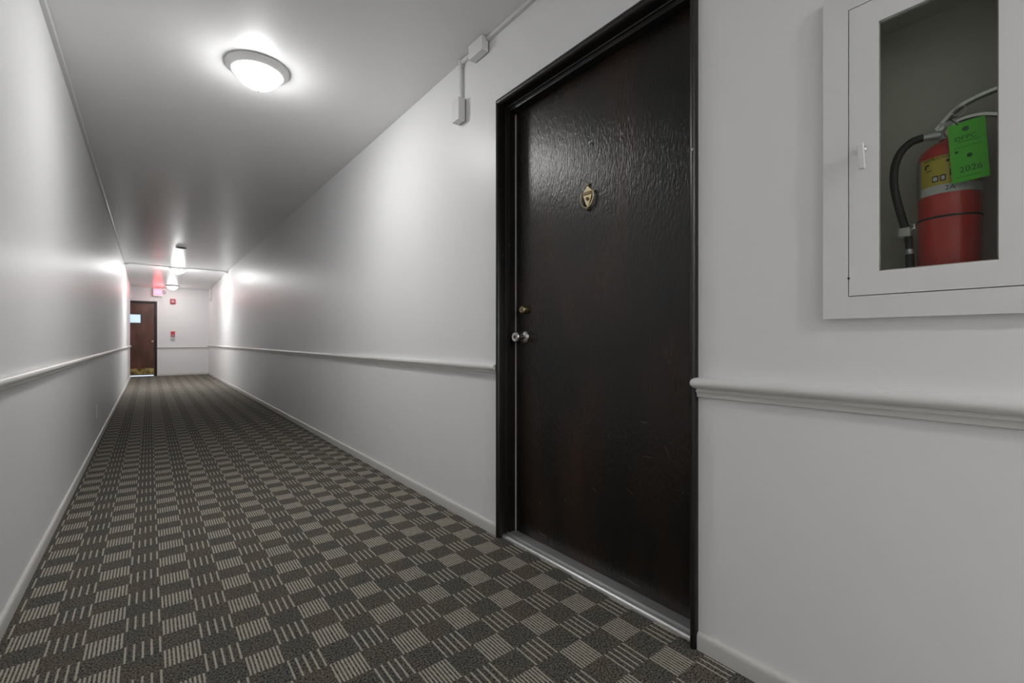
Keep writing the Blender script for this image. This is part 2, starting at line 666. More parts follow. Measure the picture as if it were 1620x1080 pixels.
link('side_jamb', frame_piece('L'), 'frame', d1, smooth=True)
link('side_jamb', frame_piece('R'), 'frame', d1, smooth=True)
link('head_jamb', frame_piece('T'), 'frame', d1, smooth=True)
SX = XR + 0.082
leaf = link('door_leaf', B(SX, SX + 0.042, YR_ + 0.029, YL_ - 0.029, 0.0215, ZT_ - 0.026 * QT - 0.004, bev=0.002), 'door', d1)
ws = link('weatherstrip', B(SX - 0.005, SX, YL_ - 0.0425, YL_ - 0.0382, 0.012, 2.138), 'strip', d1)
ws['label'] = 'pale grey weatherstrip beside the door edge'
# threshold: half-round nosing with a flat plate behind it
bm = nb()
T0 = [(XR + 0.004, 0.0), (XR + 0.005, 0.008), (XR + 0.010, 0.0135), (XR + 0.018, 0.0155), (XR + 0.026, 0.0135), (XR + 0.032, 0.009), (XR + 0.034, 0.0)]
extrude_profile(bm, [(x, YR_ + 0.024, z) for x, z in T0], [(x, YL_ - 0.024, z) for x, z in T0])
th = link('threshold', bm, 'alum', d1, smooth=True)
th['label'] = 'brushed aluminium threshold'
link('threshold_plate', B(XR + 0.033, SX + 0.045, YR_ + 0.024, YL_ - 0.024, -0.02, 0.021), 'alum', th)

# knob
KY, KZ = 1.732, 1.005
bm = lathe(nb(), [(0.0, 0.0), (0.033, 0.0), (0.0335, 0.003), (0.031, 0.008), (0.024, 0.013), (0.014, 0.017), (0.0125, 0.030),
                  (0.014, 0.036), (0.0225, 0.041), (0.0265, 0.048), (0.0265, 0.056), (0.0245, 0.063), (0.021, 0.066), (0.017, 0.0655), (0.0, 0.0655)], (SX, KY, KZ), (-1, 0, 0))
kn = link('knob', bm, 'chrome', leaf, smooth=True)
kn['label'] = 'satin chrome round knob with keyhole'
# lock cylinder in the knob face
bm = lathe(nb(), [(0.0, 0.0648), (0.0085, 0.0648), (0.0085, 0.0672), (0.0075, 0.0676), (0.0, 0.0676)], (SX, KY, KZ), (-1, 0, 0), 20)
link('lock_cylinder', bm, 'brass_dark', leaf, smooth=True)
link('keyhole', B(SX - 0.0682, SX - 0.0674, KY - 0.0011, KY + 0.0011, KZ - 0.005, KZ + 0.005), 'ink', leaf)
# deadbolt
bm = lathe(nb(), [(0.0, 0.0), (0.0205, 0.0), (0.0205, 0.020), (0.019, 0.026), (0.015, 0.030), (0.0135, 0.0285), (0.0, 0.0285)], (SX, 1.725, 1.140), (-1, 0, 0))
db = link('deadbolt', bm, 'brass', leaf, smooth=True)
db['label'] = 'aged brass deadbolt cylinder'
bm = lathe(nb(), [(0.0, 0.028), (0.009, 0.028), (0.009, 0.0302), (0.0, 0.0302)], (SX, 1.725, 1.140), (-1, 0, 0), 20)
link('deadbolt_core', bm, 'brass_dark', leaf, smooth=True)

# door knocker: shield plate with name band, viewer hole, hinged oval ring and strike knob
KC = (1.313, 1.597)


def kyz(a, b):
    return KC[0] + a, KC[1] + b


bm = nb()
outl = [(0.0, 0.050), (-0.006, 0.046), (-0.010, 0.040), (-0.026, 0.030), (-0.032, 0.022), (-0.031, 0.010), (-0.020, -0.014), (-0.008, -0.036), (0.0, -0.042)]
outl = outl + [(-a, b) for a, b in reversed(outl[1:-1])]
extrude_profile(bm, [(SX, *kyz(a * 0.84, b)) for a, b in outl], [(SX - 0.006, *kyz(a * 0.78, b * 0.96)) for a, b in outl])
bm2 = lathe(nb(), [(0.0, 0.0), (0.0065, 0.0), (0.0065, 0.007), (0.004, 0.011), (0.0, 0.012)], (SX, *kyz(0, 0.053)), (-1, 0, 0), 16)
merge(bm, bm2)
kp = link('knocker_plate', bm, 'brass', leaf, smooth=False)
kp['label'] = 'brass shield-shaped door knocker'
link('name_band', B(SX - 0.0078, SX - 0.0055, KC[0] - 0.0215, KC[0] + 0.0215, KC[1] + 0.009, KC[1] + 0.023, bev=0.0008), 'brass_dark', leaf)
bm = lathe(nb(), [(0.0, 0.005), (0.0075, 0.005), (0.0075, 0.009), (0.0055, 0.010), (0.005, 0.008), (0.0, 0.008)], (SX, *kyz(0, -0.008)), (-1, 0, 0), 20)
link('door_viewer', bm, 'brass_dark', leaf, smooth=True)
pts = []
for i in range(33):
    a = math.radians(150 + 240 * i / 32)
    s = math.sin(a)
    w = 0.038 * (1.0 if s > -0.2 else math.sqrt(max(0.0, 1 - ((-s - 0.2) / 0.8) ** 2)) * 0.98 + 0.02) * (1 if abs(math.cos(a)) > 0.02 else 1)
    pts.append((SX - 0.0065 - 0.003 * (0.5 - 0.5 * s), *kyz(math.cos(a) * 0.036, 0.006 + s * (0.052 if s < 0 else 0.034))))
bm = tube(nb(), pts, 0.0038, 10)
link('knocker_ring', bm, 'brass', leaf, smooth=True)
bm = lathe(nb(), [(0.0, 0.0), (0.008, 0.0), (0.008, 0.006), (0.0055, 0.011), (0.0, 0.013)], (SX, *kyz(0, -0.051)), (-1, 0, 0), 16)
link('strike_knob', bm, 'brass_dark', leaf, smooth=True)
# small bright nail above the knocker, and one in the frame
bm = tube(nb(), [(SX, 1.304, 1.829), (SX - 0.006, 1.304, 1.825), (SX - 0.009, 1.3035, 1.817)], [0.0030, 0.0030, 0.0018], 8)
nl = link('nail', bm, 'white', leaf, smooth=True)
bm = tube(nb(), [(XR - 0.021, YR_ + 0.006, 1.600), (XR - 0.026, YR_ + 0.006, 1.597), (XR - 0.027, YR_ + 0.006, 1.592)], [0.0016, 0.0018, 0.0012], 8)
link('nail', bm, 'white', d1, smooth=True)
# scuffs and scratches: shallow pale gouges in the varnish
for (y, z, ly, lz, w, k) in [(1.035, 0.682, 0.034, 0.0, 0.0022, 1), (1.20, 0.60, 0.012, -0.004, 0.0016, 0), (1.02, 0.55, 0.05, 0.002, 0.0012, 0), (0.935, 0.585, -0.018, 0.035, 0.0012, 0),
                             (1.28, 0.36, 0.03, -0.02, 0.0012, 0), (1.10, 0.40, 0.05, -0.025, 0.0010, 0), (1.45, 0.27, 0.006, 0.02, 0.0014, 0), (1.62, 0.21, 0.010, 0.012, 0.0016, 0),
                             (1.60, 0.065, 0.06, -0.006, 0.0016, 0), (1.545, 0.045, 0.0, 0.03, 0.0014, 0), (1.525, 0.045, 0.0, 0.03, 0.0014, 0), (1.10, 0.05, 0.09, -0.004, 0.0014, 0), (1.32, 1.38, 0.004, 0.004, 0.0014, 0)]:
    n = 7
    w *= 0.7
    P_ = [(SX + 0.0002, y + ly * (0.5 - i / (n - 1)), z - lz * (0.5 - i / (n - 1)) - (0.006 * math.sin(PI * i / (n - 1)) if k else 0)) for i in range(n)]
    link('scratch', tube(nb(), P_, [w * (0.35 + 0.65 * math.sin(PI * i / (n - 1))) for i in range(n)], 6), 'scuff', leaf)

# ------------------------------------------------------------------ far door
d2 = empty('door_2', ((DX0 + DX1) / 2, YEND, 0), 'red-brown door with small window and brass kick plate at the far end', 'door', kind='structure')
fw = 0.052
bmL = B(DX0, DX0 + fw, YEND - 0.012, YEND + 0.10, 0, DZ1 - fw, bev=0.002)
bmR = B(DX1 - fw, DX1, YEND - 0.012, YEND + 0.10, 0, DZ1 - fw, bev=0.002)
bmT = B(DX0, DX1, YEND - 0.012, YEND + 0.10, DZ1 - fw, DZ1, bev=0.002)
box(bmL, DX0 + 0.01, DX0 + fw + 0.022, YEND + 0.078, YEND + 0.14, 0, DZ1 - fw)
box(bmR, DX1 - fw - 0.022, DX1 - 0.01, YEND + 0.078, YEND + 0.14, 0, DZ1 - fw)
box(bmT, DX0 + 0.01, DX1 - 0.01, YEND + 0.078, YEND + 0.14, DZ1 - fw - 0.022, DZ1 - 0.01)
link('side_jamb', bmL, 'frame', d2); link('side_jamb', bmR, 'frame', d2); link('head_jamb', bmT, 'frame', d2)
sx0, sx1, sz0, sz1 = DX0 + fw + 0.003, DX1 - fw - 0.003, 0.035, DZ1 - fw - 0.003
LX0, LX1, LZ0, LZ1 = -0.45, -0.178, 1.478, 1.736
bm = wall_holes(nb(), 'y', YEND + 0.03, YEND + 0.075, sx0, sx1, sz0, sz1, [(LX0, LX1, LZ0, LZ1)])
leaf2 = link('door_leaf', bm, 'fardoor', d2)
bm = wall_holes(nb(), 'y', YEND + 0.020, YEND + 0.048, LX0 - 0.016, LX1 + 0.016, LZ0 - 0.016, LZ1 + 0.016, [(LX0 + 0.008, LX1 - 0.008, LZ0 + 0.008, LZ1 - 0.008)])
link('window_frame', bm, 'dark', leaf2)
bm = wall_holes(nb(), 'y', YEND + 0.026, YEND + 0.060, LX0 + 0.008, LX1 - 0.008, LZ0 + 0.008, LZ1 - 0.008, [(LX0 + 0.022, LX1 - 0.022, LZ0 + 0.022, LZ1 - 0.022)])
link('glazing_bead', bm, 'white', leaf2)
link('window_pane', B(LX0 + 0.008, LX1 - 0.008, YEND + 0.050, YEND + 0.056, LZ0 + 0.008, LZ1 - 0.008), 'doorglass', leaf2)
link('kick_plate', B(sx0 + 0.03, sx1 - 0.012, YEND + 0.0275, YEND + 0.0305, sz0 + 0.025, 0.226, bev=0.0008), 'kick', leaf2)
bm = lathe(nb(), [(0.0, 0.0), (0.032, 0.0), (0.032, 0.005), (0.013, 0.012), (0.0125, 0.032), (0.025, 0.042), (0.028, 0.052), (0.024, 0.062), (0.0, 0.066)], (0.066, YEND + 0.03, 0.973), (0, -1, 0), 20)
link('knob', bm, 'brass', leaf2, smooth=True)
link('threshold', B(DX0 + fw, DX1 - fw, YEND - 0.01, YEND + 0.09, 0.0, 0.006, bev=0.002), 'alum', d2)
# painted edging round the frame
bm = nb()
box(bm, DX1 + 0.0005, DX1 + 0.014, YEND - 0.008, YEND, 0, DZ1 + 0.014)
box(bm, DX0 - 0.014, DX1 + 0.0005, YEND - 0.008, YEND, DZ1 + 0.0005, DZ1 + 0.014)
link('edge_moulding', bm, 'trim', d2)


# ------------------------------------------------------------------ ceiling lights
def ceiling_light(x, y, z, key, label):
    t = empty('ceiling_light', (x, y, z), label, 'ceiling light', 'dome ceiling lights along the hallway')
    pan = [(0.0, 0.0), (0.158, 0.0), (0.163, 0.003), (0.163, 0.010), (0.159, 0.014), (0.150, 0.020), (0.139, 0.030), (0.133, 0.035), (0.128, 0.035), (0.126, 0.030), (0.0, 0.030)]
    link('pan', lathe(nb(), pan, (x, y, z), (0, 0, -1), 48), 'white', t, smooth=True)
    dome = [(0.127 * k / 16, 0.031 + 0.083 * (1 - (k / 16) ** 2.4) ** 0.85) for k in range(16, -1, -1)]
    link('glass_dome', lathe(nb(), dome, (x, y, z), (0, 0, -1), 48, cap=False), 'glow_' + key, t, smooth=True)
    fin = [(0.0, 0.106), (0.013, 0.110), (0.014, 0.116), (0.010, 0.120), (0.0075, 0.124), (0.009, 0.129), (0.006, 0.135), (0.0, 0.137)]
    link('finial', lathe(nb(), fin, (x, y, z), (0, 0, -1), 16), 'greyplastic', t, smooth=True)
    link('screw', lathe(nb(), [(0.0, 0.0), (0.003, 0.0), (0.003, 0.004), (0.0, 0.005)], (x - 0.112, y + 0.105, z - 0.0125), (0, 0, -1), 10), 'dark', t)
    return t


def ceil_z(y):
    y0 = YPIPE + 0.3
    return HC if y <= y0 else HC + (HEND - HC) * (y - y0) / (YEND - y0)


ceiling_light(0.490, 2.97, HC, 'near', 'large white dome ceiling light in the foreground')
ceiling_light(0.487, 12.22, HC, 'mid', 'middle dome ceiling light just beyond the ceiling pipe')
ceiling_light(0.490, 15.52, ceil_z(15.52) - 0.001, 'far', 'farthest dome ceiling light, near the exit sign')
ceiling_light(0.490, -2.60, HC, 'back', 'dome ceiling light behind the viewpoint, outside the picture')

# dark round vent in the ceiling
v = empty('ceiling_vent', (0.42, 9.5, HC), 'flat dark round vent on the ceiling before the pipe', 'vent')
link('vent_disc', lathe(nb(), [(0.0, 0.0), (0.060, 0.0), (0.060, 0.006), (0.050, 0.012), (0.0, 0.013)], (0.42, 9.5, HC), (0, 0, -1), 28), 'dark', v, smooth=True)
link('vent_rim', lathe(nb(), [(0.056, 0.0), (0.075, 0.0), (0.077, 0.004), (0.072, 0.008), (0.058, 0.008)], (0.42, 9.5, HC), (0, 0, -1), 28, cap=False), 'dark', v, smooth=True)


# ------------------------------------------------------------------ surface raceways and boxes
def raceway(pts, w=0.022, d=0.017):
    return pts


# right side near the door: long run from behind the viewpoint to the junction box
rw = link('surface_raceway', B(XR - 0.019, XR, YB + 0.001, 1.921, 2.537, HC - 0.0005, bev=0.003), 'race')
tag(rw, 'white surface raceway under the ceiling above the dark door', 'raceway')
jb = empty('junction_box', (XR, 1.985, 2.52), 'white square junction box in the ceiling corner left of the dark door', 'junction box')
link('box_cover', B(XR - 0.048, XR - 0.004, 1.922, 2.048, 2.483, HC - 0.001, bev=0.004), 'white', jb)
link('box_base', B(XR - 0.005, XR, 1.925, 2.045, 2.486, HC - 0.003), 'dark', jb)
rd = empty('surface_raceway', (XR, 2.18, 2.54), 'short white raceway dropping from junction box to blank outlet box', 'raceway')
link('run', B(XR - 0.018, XR, 2.047, 2.185, 2.534, HC - 0.002, bev=0.003), 'race', rd)
link('elbow', B(XR - 0.022, XR, 2.163, 2.193, 2.515, HC - 0.001, bev=0.004), 'race', rd)
link('drop', B(XR - 0.017, XR, 2.168, 2.189, 2.334, 2.52, bev=0.003), 'race', rd)
bb = empty('outlet_box', (XR, 2.18, 2.27), 'white blank outlet box hanging below the short raceway', 'electrical box')
link('box_cover', B(XR - 0.048, XR - 0.004, 2.145, 2.216, 2.210, 2.335, bev=0.003), 'white', bb)
link('box_base', B(XR - 0.005, XR, 2.147, 2.214, 2.212, 2.333), 'dark', bb)

# left side: long run that kinks at the cross pipe, then a drop at the far end
lf = empty('surface_raceway', (XL, 6.0, HC), 'long white raceway where the left wall meets the ceiling', 'raceway')
pts = [(XL + 0.0115, y, HC - 0.012 + 0.0015 * math.sin(y * 2.1)) for y in [YB + 0.01 + i * 0.6 for i in range(29)] if y < 11.8] + [(XL + 0.0115, 11.85, HC - 0.012)]
bm = nb()
ringp = [(0.0115, 0.0115), (0.0115, -0.008), (0.008, -0.0115), (-0.0115, -0.0115), (-0.0115, 0.0115)]
rings = [[bm.verts.new((p[0] + a, p[1], p[2] + b)) for a, b in ringp] for p in pts]
for p, q in zip(rings, rings[1:]):
    for i in range(5):
        bm.faces.new((p[i], p[(i + 1) % 5], q[(i + 1) % 5], q[i]))
bm.faces.new(rings[0]); bm.faces.new(rings[-1])
link('run', bm, 'race', lf)
bm = nb()
ring0 = [(XL + 0.0115 + a, 11.88, HC - 0.012 + b) for a, b in ringp]
ring1 = [(XL + 0.0115 + a, 15.34, ceil_z(15.34) - 0.013 + b) for a, b in ringp]
extrude_profile(bm, ring0, ring1)
link('run', bm, 'race', lf)
link('elbow', B(XL, XL + 0.03, 15.325, 15.375, ceil_z(15.35) - 0.05, ceil_z(15.35) - 0.001, bev=0.004), 'race', lf)
link('drop', B(XL, XL + 0.017, 15.34, 15.362, 2.19, ceil_z(15.35) - 0.045, bev=0.003), 'race', lf)
ob = link('outlet_box', B(XL, XL + 0.045, 15.31, 15.39, 2.09, 2.20, bev=0.004), 'white')
tag(ob, 'small white box at the far end of the left wall raceway', 'electrical box')

# right side, far end
rr = empty('surface_raceway', (XR, 14.5, 2.5), 'thin white raceway near the far right corner', 'raceway')
zz0, zz1 = ceil_z(13.6), ceil_z(15.3)
bm = nb()
r0 = [(XR - 0.013 - a, 13.2, ceil_z(13.2) - 0.013 + b) for a, b in ringp]
r1 = [(XR - 0.013 - a, 15.36, ceil_z(15.36) - 0.013 + b) for a, b in ringp]
extrude_profile(bm, r0, r1)
link('run', bm, 'race', rr)
link('elbow', B(XR - 0.035, XR - 0.0014, 15.33, 15.40, ceil_z(15.4) - 0.055, ceil_z(15.4) - 0.001, bev=0.004), 'race', rr)
link('drop', B(XR - 0.017, XR - 0.0014, 15.352, 15.374, 2.20, ceil_z(15.4) - 0.05, bev=0.003), 'race', rr)
ob = link('outlet_box', B(XR - 0.045, XR, 15.33, 15.41, 2.10, 2.205, bev=0.004), 'white')
tag(ob, 'small white box below the raceway in the far right corner', 'electrical box')

# pipe across the ceiling with flared end fittings
cp = empty('ceiling_pipe', (0.49, YPIPE, HC), 'grey pipe crossing the ceiling between the side walls', 'pipe')
link('pipe', tube(nb(), [(XL + 0.05, YPIPE, HC - 0.018), (0.2, YPIPE + 0.01, HC - 0.019), (0.7, YPIPE + 0.03, HC - 0.017), (XR - 0.05, YPIPE + 0.06, HC - 0.018)], 0.014, 12), 'race', cp, smooth=True)
for (x0, sg, y) in ((XL, 1, YPIPE), (XR, -1, YPIPE + 0.06)):
    link('end_fitting', lathe(nb(), [(0.0, 0.0), (0.042, 0.0), (0.042, 0.006), (0.026, 0.02), (0.019, 0.05), (0.017, 0.07), (0.0, 0.07)], (x0, y, HC - 0.044), (sg, 0, 0.28), 16), 'race', cp, smooth=True)

# ------------------------------------------------------------------ outlet on the left wall
op = empty('wall_outlet', (XL, 5.85, 0.32), 'white outlet plate low on the left wall', 'outlet')
link('cover_plate', B(XL, XL + 0.006, 5.81, 5.885, 0.262, 0.378, bev=0.002), 'white', op)
for z in (0.295, 0.345):
    r_ = link('receptacle', B(XL + 0.004, XL + 0.0085, 5.83, 5.865, z - 0.014, z + 0.014, bev=0.002), 'trim', op)
    for yy in (5.841, 5.854):
        link('slot', B(XL + 0.008, XL + 0.0088, yy - 0.0015, yy + 0.0015, z - 0.005, z + 0.006), 'ink', r_)

# ------------------------------------------------------------------ far wall devices
ex = empty('exit_sign', (0.19, YEND, 2.25), 'glowing red exit sign with emergency lamp beside it on far wall', 'exit sign')
EX0, EX1, EZ0, EZ1 = 0.078, 0.292, 2.240, 2.470
link('housing', B(EX0, EX1, YEND - 0.085, YEND, EZ0, EZ1, bev=0.006), 'white', ex)
link('sign_face', B(EX0 + 0.018, EX1 - 0.014, YEND - 0.0885, YEND - 0.084, EZ0 + 0.035, EZ1 - 0.03, bev=0.001), 'exitred', ex)
me = text_mesh('EXIT', 0.086, space=0.95)
me.transform(Matrix.Translation((0.187, YEND - 0.089, 2.357)) @ Matrix.Rotation(PI / 2, 4, 'X') @ Matrix.Diagonal((0.88, 1.35, 1, 1)))
put_mesh('lettering', me, 'exitletter', ex)
link('lamp_arm', B(EX1 - 0.002, 0.40, YEND - 0.045, YEND, 2.33, 2.41, bev=0.006), 'white', ex)
bm = lathe(nb(), [(0.0, 0.0), (0.026, 0.0), (0.036, 0.02), (0.040, 0.05), (0.037, 0.052), (0.034, 0.045), (0.0, 0.040)], (0.330, YEND - 0.045, 2.372), (0.1, -1, -0.1), 20)
link('emergency_lamp', bm, 'greyplastic', ex, smooth=True)

st = empty('alarm_strobe', (0.527, YEND, 2.12), 'square red fire alarm strobe on the far wall', 'alarm strobe')
link('housing', B(0.464, 0.592, YEND - 0.04, YEND, 2.05, 2.192, bev=0.006), 'redplastic', st)
link('strobe_lens', B(0.505, 0.551, YEND - 0.062, YEND - 0.038, 2.085, 2.155, bev=0.008), 'greyplastic', st)
for zz in (2.066, 2.170):
    for k in range(3):
        link('sounder_slot', B(0.490, 0.566, YEND - 0.0412, YEND - 0.0398, zz + (k - 1) * 0.007 - 0.0015, zz + (k - 1) * 0.007 + 0.0015), 'ink', st)

pl = empty('pull_station', (0.525, YEND, 1.03), 'red fire alarm pull station with grey lower half on far wall', 'pull station')
link('upper_housing', B(0.478, 0.574, YEND - 0.042, YEND, 1.112, 1.262, bev=0.005), 'redplastic', pl)
link('lower_housing', B(0.478, 0.574, YEND - 0.036, YEND, 1.028, 1.112, bev=0.005), 'greyplastic', pl)
link('pull_handle', B(0.492, 0.560, YEND - 0.055, YEND - 0.040, 1.140, 1.165, bev=0.004), 'labelwhite', pl)
link('key_lock', lathe(nb(), [(0.0, 0.0), (0.010, 0.0), (0.010, 0.006), (0.0, 0.007)], (0.556, YEND - 0.042, 1.140), (0, -1, 0), 14), 'ink', pl)

# ------------------------------------------------------------------ extinguisher cabinet
FX = XR - 0.019                                   # face of the cabinet trim
cb = empty('extinguisher_cabinet', (XR, 0.207, 1.04), 'white recessed fire extinguisher cabinet with glazed door on right wall', 'cabinet')
TY0, TY1, TZ0, TZ1 = -0.005, 0.419, 1.041, 1.862
GY0, GY1, GZ0, GZ1 = 0.050, 0.363, 1.097, 1.806   # door leaf
LY0, LY1, LW0, LW1 = 0.108, 0.305, 1.152, 1.749   # glass opening
link('trim_frame', wall_holes(nb(), 'x', FX, XR, TY0, TY1, TZ0, TZ1, [(GY0 - 0.0022, GY1 + 0.0022, GZ0 - 0.0022, GZ1 + 0.0022)]), 'white', cb)
# metal tub lining the recess
bm = nb()
XB = XR + 0.175
e = 0.004
box(bm, XB - e, XB, CY0, CY1, CZ0, CZ1)
box(bm, XR, XB, CY0, CY0 + e, CZ0, CZ1)
box(bm, XR, XB, CY1 - e, CY1, CZ0, CZ1)
box(bm, XR, XB, CY0, CY1, CZ0, CZ0 + e)
box(bm, XR, XB, CY0, CY1, CZ1 - e, CZ1)
link('tub', bm, 'liner', cb)
cd = link('cabinet_door', wall_holes(nb(), 'x', FX + 0.0005, XR - 0.001, GY0, GY1, GZ0, GZ1, [(LY0, LY1, LW0, LW1)]), 'white', cb)
link('glass_pane', B(XR - 0.010, XR - 0.007, LY0 - 0.0, LY1 + 0.0, LW0, LW1), 'glass', cd)
# bead of sealant round the pane
bm = nb()
for (a, b, c, d) in ((LY0, LY1, LW0, LW0 + 0.0025), (LY0, LY1, LW1 - 0.0025, LW1), (LY0, LY0 + 0.0025, LW0, LW1), (LY1 - 0.002, LY1, LW0, LW1)):
    box(bm, XR - 0.0125, XR - 0.0102, a, b, c, d)
link('sealant_bead', bm, 'labelgrey', cd)
# latch: stem and flat finger lever
HY, HZ = 0.334, 1.444
bm = lathe(nb(), [(0.0, 0.0), (0.0075, 0.0), (0.0075, 0.003), (0.0045, 0.005), (0.0045, 0.020), (0.0, 0.020)], (FX, HY, HZ + 0.008), (-1, 0, 0), 16)
hd = link('latch_stem', bm, 'chrome', cd, smooth=True)
t = B(FX - 0.026, FX - 0.018, HY - 0.0065, HY + 0.0065, HZ - 0.046, HZ + 0.016, bev=0.002)
bmesh.ops.rotate(t, verts=t.verts, cent=(FX - 0.02, HY, HZ + 0.008), matrix=Matrix.Rotation(math.radians(-3), 3, 'X'))
link('latch_lever', t, 'white', cd)
link('screw_hole', lathe(nb(), [(0.0, 0.0), (0.0028, 0.0), (0.0022, 0.0008), (0.0, 0.0010)], (FX, GY1 + 0.001, 1.141), (-1, 0, 0), 12), 'ink', cb)

# ------------------------------------------------------------------ fire extinguisher
EXC = Vector((1.472, 0.197, 0))
ER = 0.0555
ZB = CZ0 + 0.005
fe = empty('fire_extinguisher', (EXC.x, EXC.y, ZB), 'red fire extinguisher with black hose inside the glazed cabinet', 'fire extinguisher')
body = [(0.0, 0.004), (0.044, 0.0), (0.052, 0.004), (ER, 0.012), (ER, 0.315)]
for i in range(1, 9):
    a = PI / 2 * i / 9
    body.append((0.014 + (ER - 0.014) * math.cos(a), 0.315 + 0.040 * math.sin(a)))
body += [(0.0145, 0.356), (0.0145, 0.366), (0.0, 0.366)]
cy = link('cylinder', lathe(nb(), body, (EXC.x, EXC.y, ZB), (0, 0, 1), 48), 'red', fe, smooth=True)
CAMA = math.atan2(-EXC.y, -EXC.x)                 # side of the bottle that faces into the hallway


def cyl_patch(a0, a1, z0, z1, r):
    bm = nb()
    n = 24
    lo, hi = [], []
    for i in range(n + 1):
        a = CAMA + math.radians(a0 + (a1 - a0) * i / n)
        lo.append(bm.verts.new((EXC.x + r * math.cos(a), EXC.y + r * math.sin(a), z0)))
        hi.append(bm.verts.new((EXC.x + r * math.cos(a), EXC.y + r * math.sin(a), z1)))
    for i in range(n):
        bm.faces.new((lo[i], lo[i + 1], hi[i + 1], hi[i]))
    return bm


# negative angles: the side towards the latch
lb = link('label_sheet', cyl_patch(-88, 88, 1.323, 1.410, ER + 0.0006), 'labelgrey', cy, smooth=True)
link('label_panel', cyl_patch(-58, 62, 1.343, 1.4095, ER + 0.0010), 'yellow', cy, smooth=True)
link('label_band', cyl_patch(-58, 86, 1.3235, 1.343, ER + 0.0010), 'labelwhite', cy, smooth=True)


def wrap_text(body_, size, adeg, z, mat='ink', sx=1.0):
    me = text_mesh(body_, size, depth=0.0)
    r = ER + 0.0014
    for v_ in me.vertices:
        a = CAMA + math.radians(adeg) + v_.co.x * sx / r
        v_.co = (EXC.x + r * math.cos(a), EXC.y + r * math.sin(a), z + v_.co.y)
    put_mesh('lettering', me, mat, cy)


wrap_text('INSTRUCTIONS', 0.0085, -18, 1.4045)
wrap_text('2A', 0.015, 2, 1.333)
for k in range(7):                                # lines of small print on the margin
    link('small_print', cyl_patch(-84, -66, 1.334 + k * 0.0105, 1.3352 + k * 0.0105, ER + 0.0012), 'ink', cy)
# pictograms on the yellow panel
for (a, z, w, h) in ((-24, 1.351, 12, 0.014), (-10, 1.351, 10, 0.014), (6, 1.360, 9, 0.016)):
    link('pictogram', cyl_patch(a - w / 2, a + w / 2, z, z + h, ER + 0.0013), 'ink', cy)
    link('pictogram_field', cyl_patch(a - w / 2 + 2, a + w / 2 - 2, z + 0.0025, z + h - 0.0025, ER + 0.0016), 'labelwhite' if a < 0 else 'yellow', cy)
for (a, z, w, h) in ((-44, 1.385, 4, 0.009), (-40, 1.392, 8, 0.004), (-36, 1.379, 12, 0.0018), (-2, 1.392, 5, 0.006), (4, 1.382, 6, 0.004)):
    link('pictogram', cyl_patch(a - w / 2, a + w / 2, z, z + h, ER + 0.0013), 'ink', cy)
# retaining strap with wing nut
link('strap', lathe(nb(), [(ER + 0.0003, 0.0), (ER + 0.0018, 0.0005), (ER + 0.0018, 0.0045), (ER + 0.0003, 0.005)], (EXC.x, EXC.y, 1.268), (0, 0, 1), 48, cap=False), 'black', fe, smooth=True)
aw = CAMA + math.radians(-78)
wc = Vector((EXC.x + (ER + 0.006) * math.cos(aw), EXC.y + (ER + 0.006) * math.sin(aw), 1.262))
bm = lathe(nb(), [(0.0, -0.006), (0.0035, -0.006), (0.0035, 0.006), (0.0, 0.006)], wc, (0, 0, 1), 10)
merge(bm, tube(nb(), [wc + Vector((-0.002, 0.0, 0.0)), wc + Vector((-0.002, 0.007, 0.008))], 0.0022, 8))
merge(bm, tube(nb(), [wc + Vector((-0.002, 0.0, 0.0)), wc + Vector((-0.002, 0.007, -0.008))], 0.0022, 8))
link('wing_nut', bm, 'chrome', fe, smooth=True)

# valve, levers, hose
VZ = ZB + 0.362
vx, vy = EXC.x, EXC.y
bm = lathe(nb(), [(0.0, 0.0), (0.018, 0.0), (0.019, 0.004), (0.019, 0.018), (0.014, 0.024), (0.012, 0.038), (0.0, 0.038)], (vx, vy, VZ), (0, 0, 1), 24)
merge(bm, B(vx - 0.011, vx + 0.011, vy - 0.016, vy + 0.016, VZ + 0.016, VZ + 0.040, bev=0.002))
link('valve', bm, 'alum', fe, smooth=True)


def lever(pts, w, th_):
    """bent strip in the y-z plane, folded edges down"""
    P_ = spline(pts, 6)
    bm = nb()
    rings = []
    for i, p in enumerate(P_):
        tg = (P_[min(i + 1, len(P_) - 1)] - P_[max(0, i - 1)]).normalized()
        nn = Vector((0, -tg.z, tg.y))
        if nn.z < 0:
            nn = -nn
        f = 1 - 0.25 * i / (len(P_) - 1)
        rings.append([bm.verts.new(p + Vector((s * w * f, 0, 0)) + nn * o_) for s, o_ in ((-1, -th_), (-1, -0.001), (-0.8, 0.001), (0.8, 0.001), (1, -0.001), (1, -th_), (0.8, -th_), (0.8, -0.002), (-0.8, -0.002), (-0.8, -th_))])
    for p, q in zip(rings, rings[1:]):
        for i in range(10):
            j = (i + 1) % 10
            bm.faces.new((p[i], p[j], q[j], q[i]))
    bm.faces.new(rings[0]); bm.faces.new(rings[-1])
    return bm


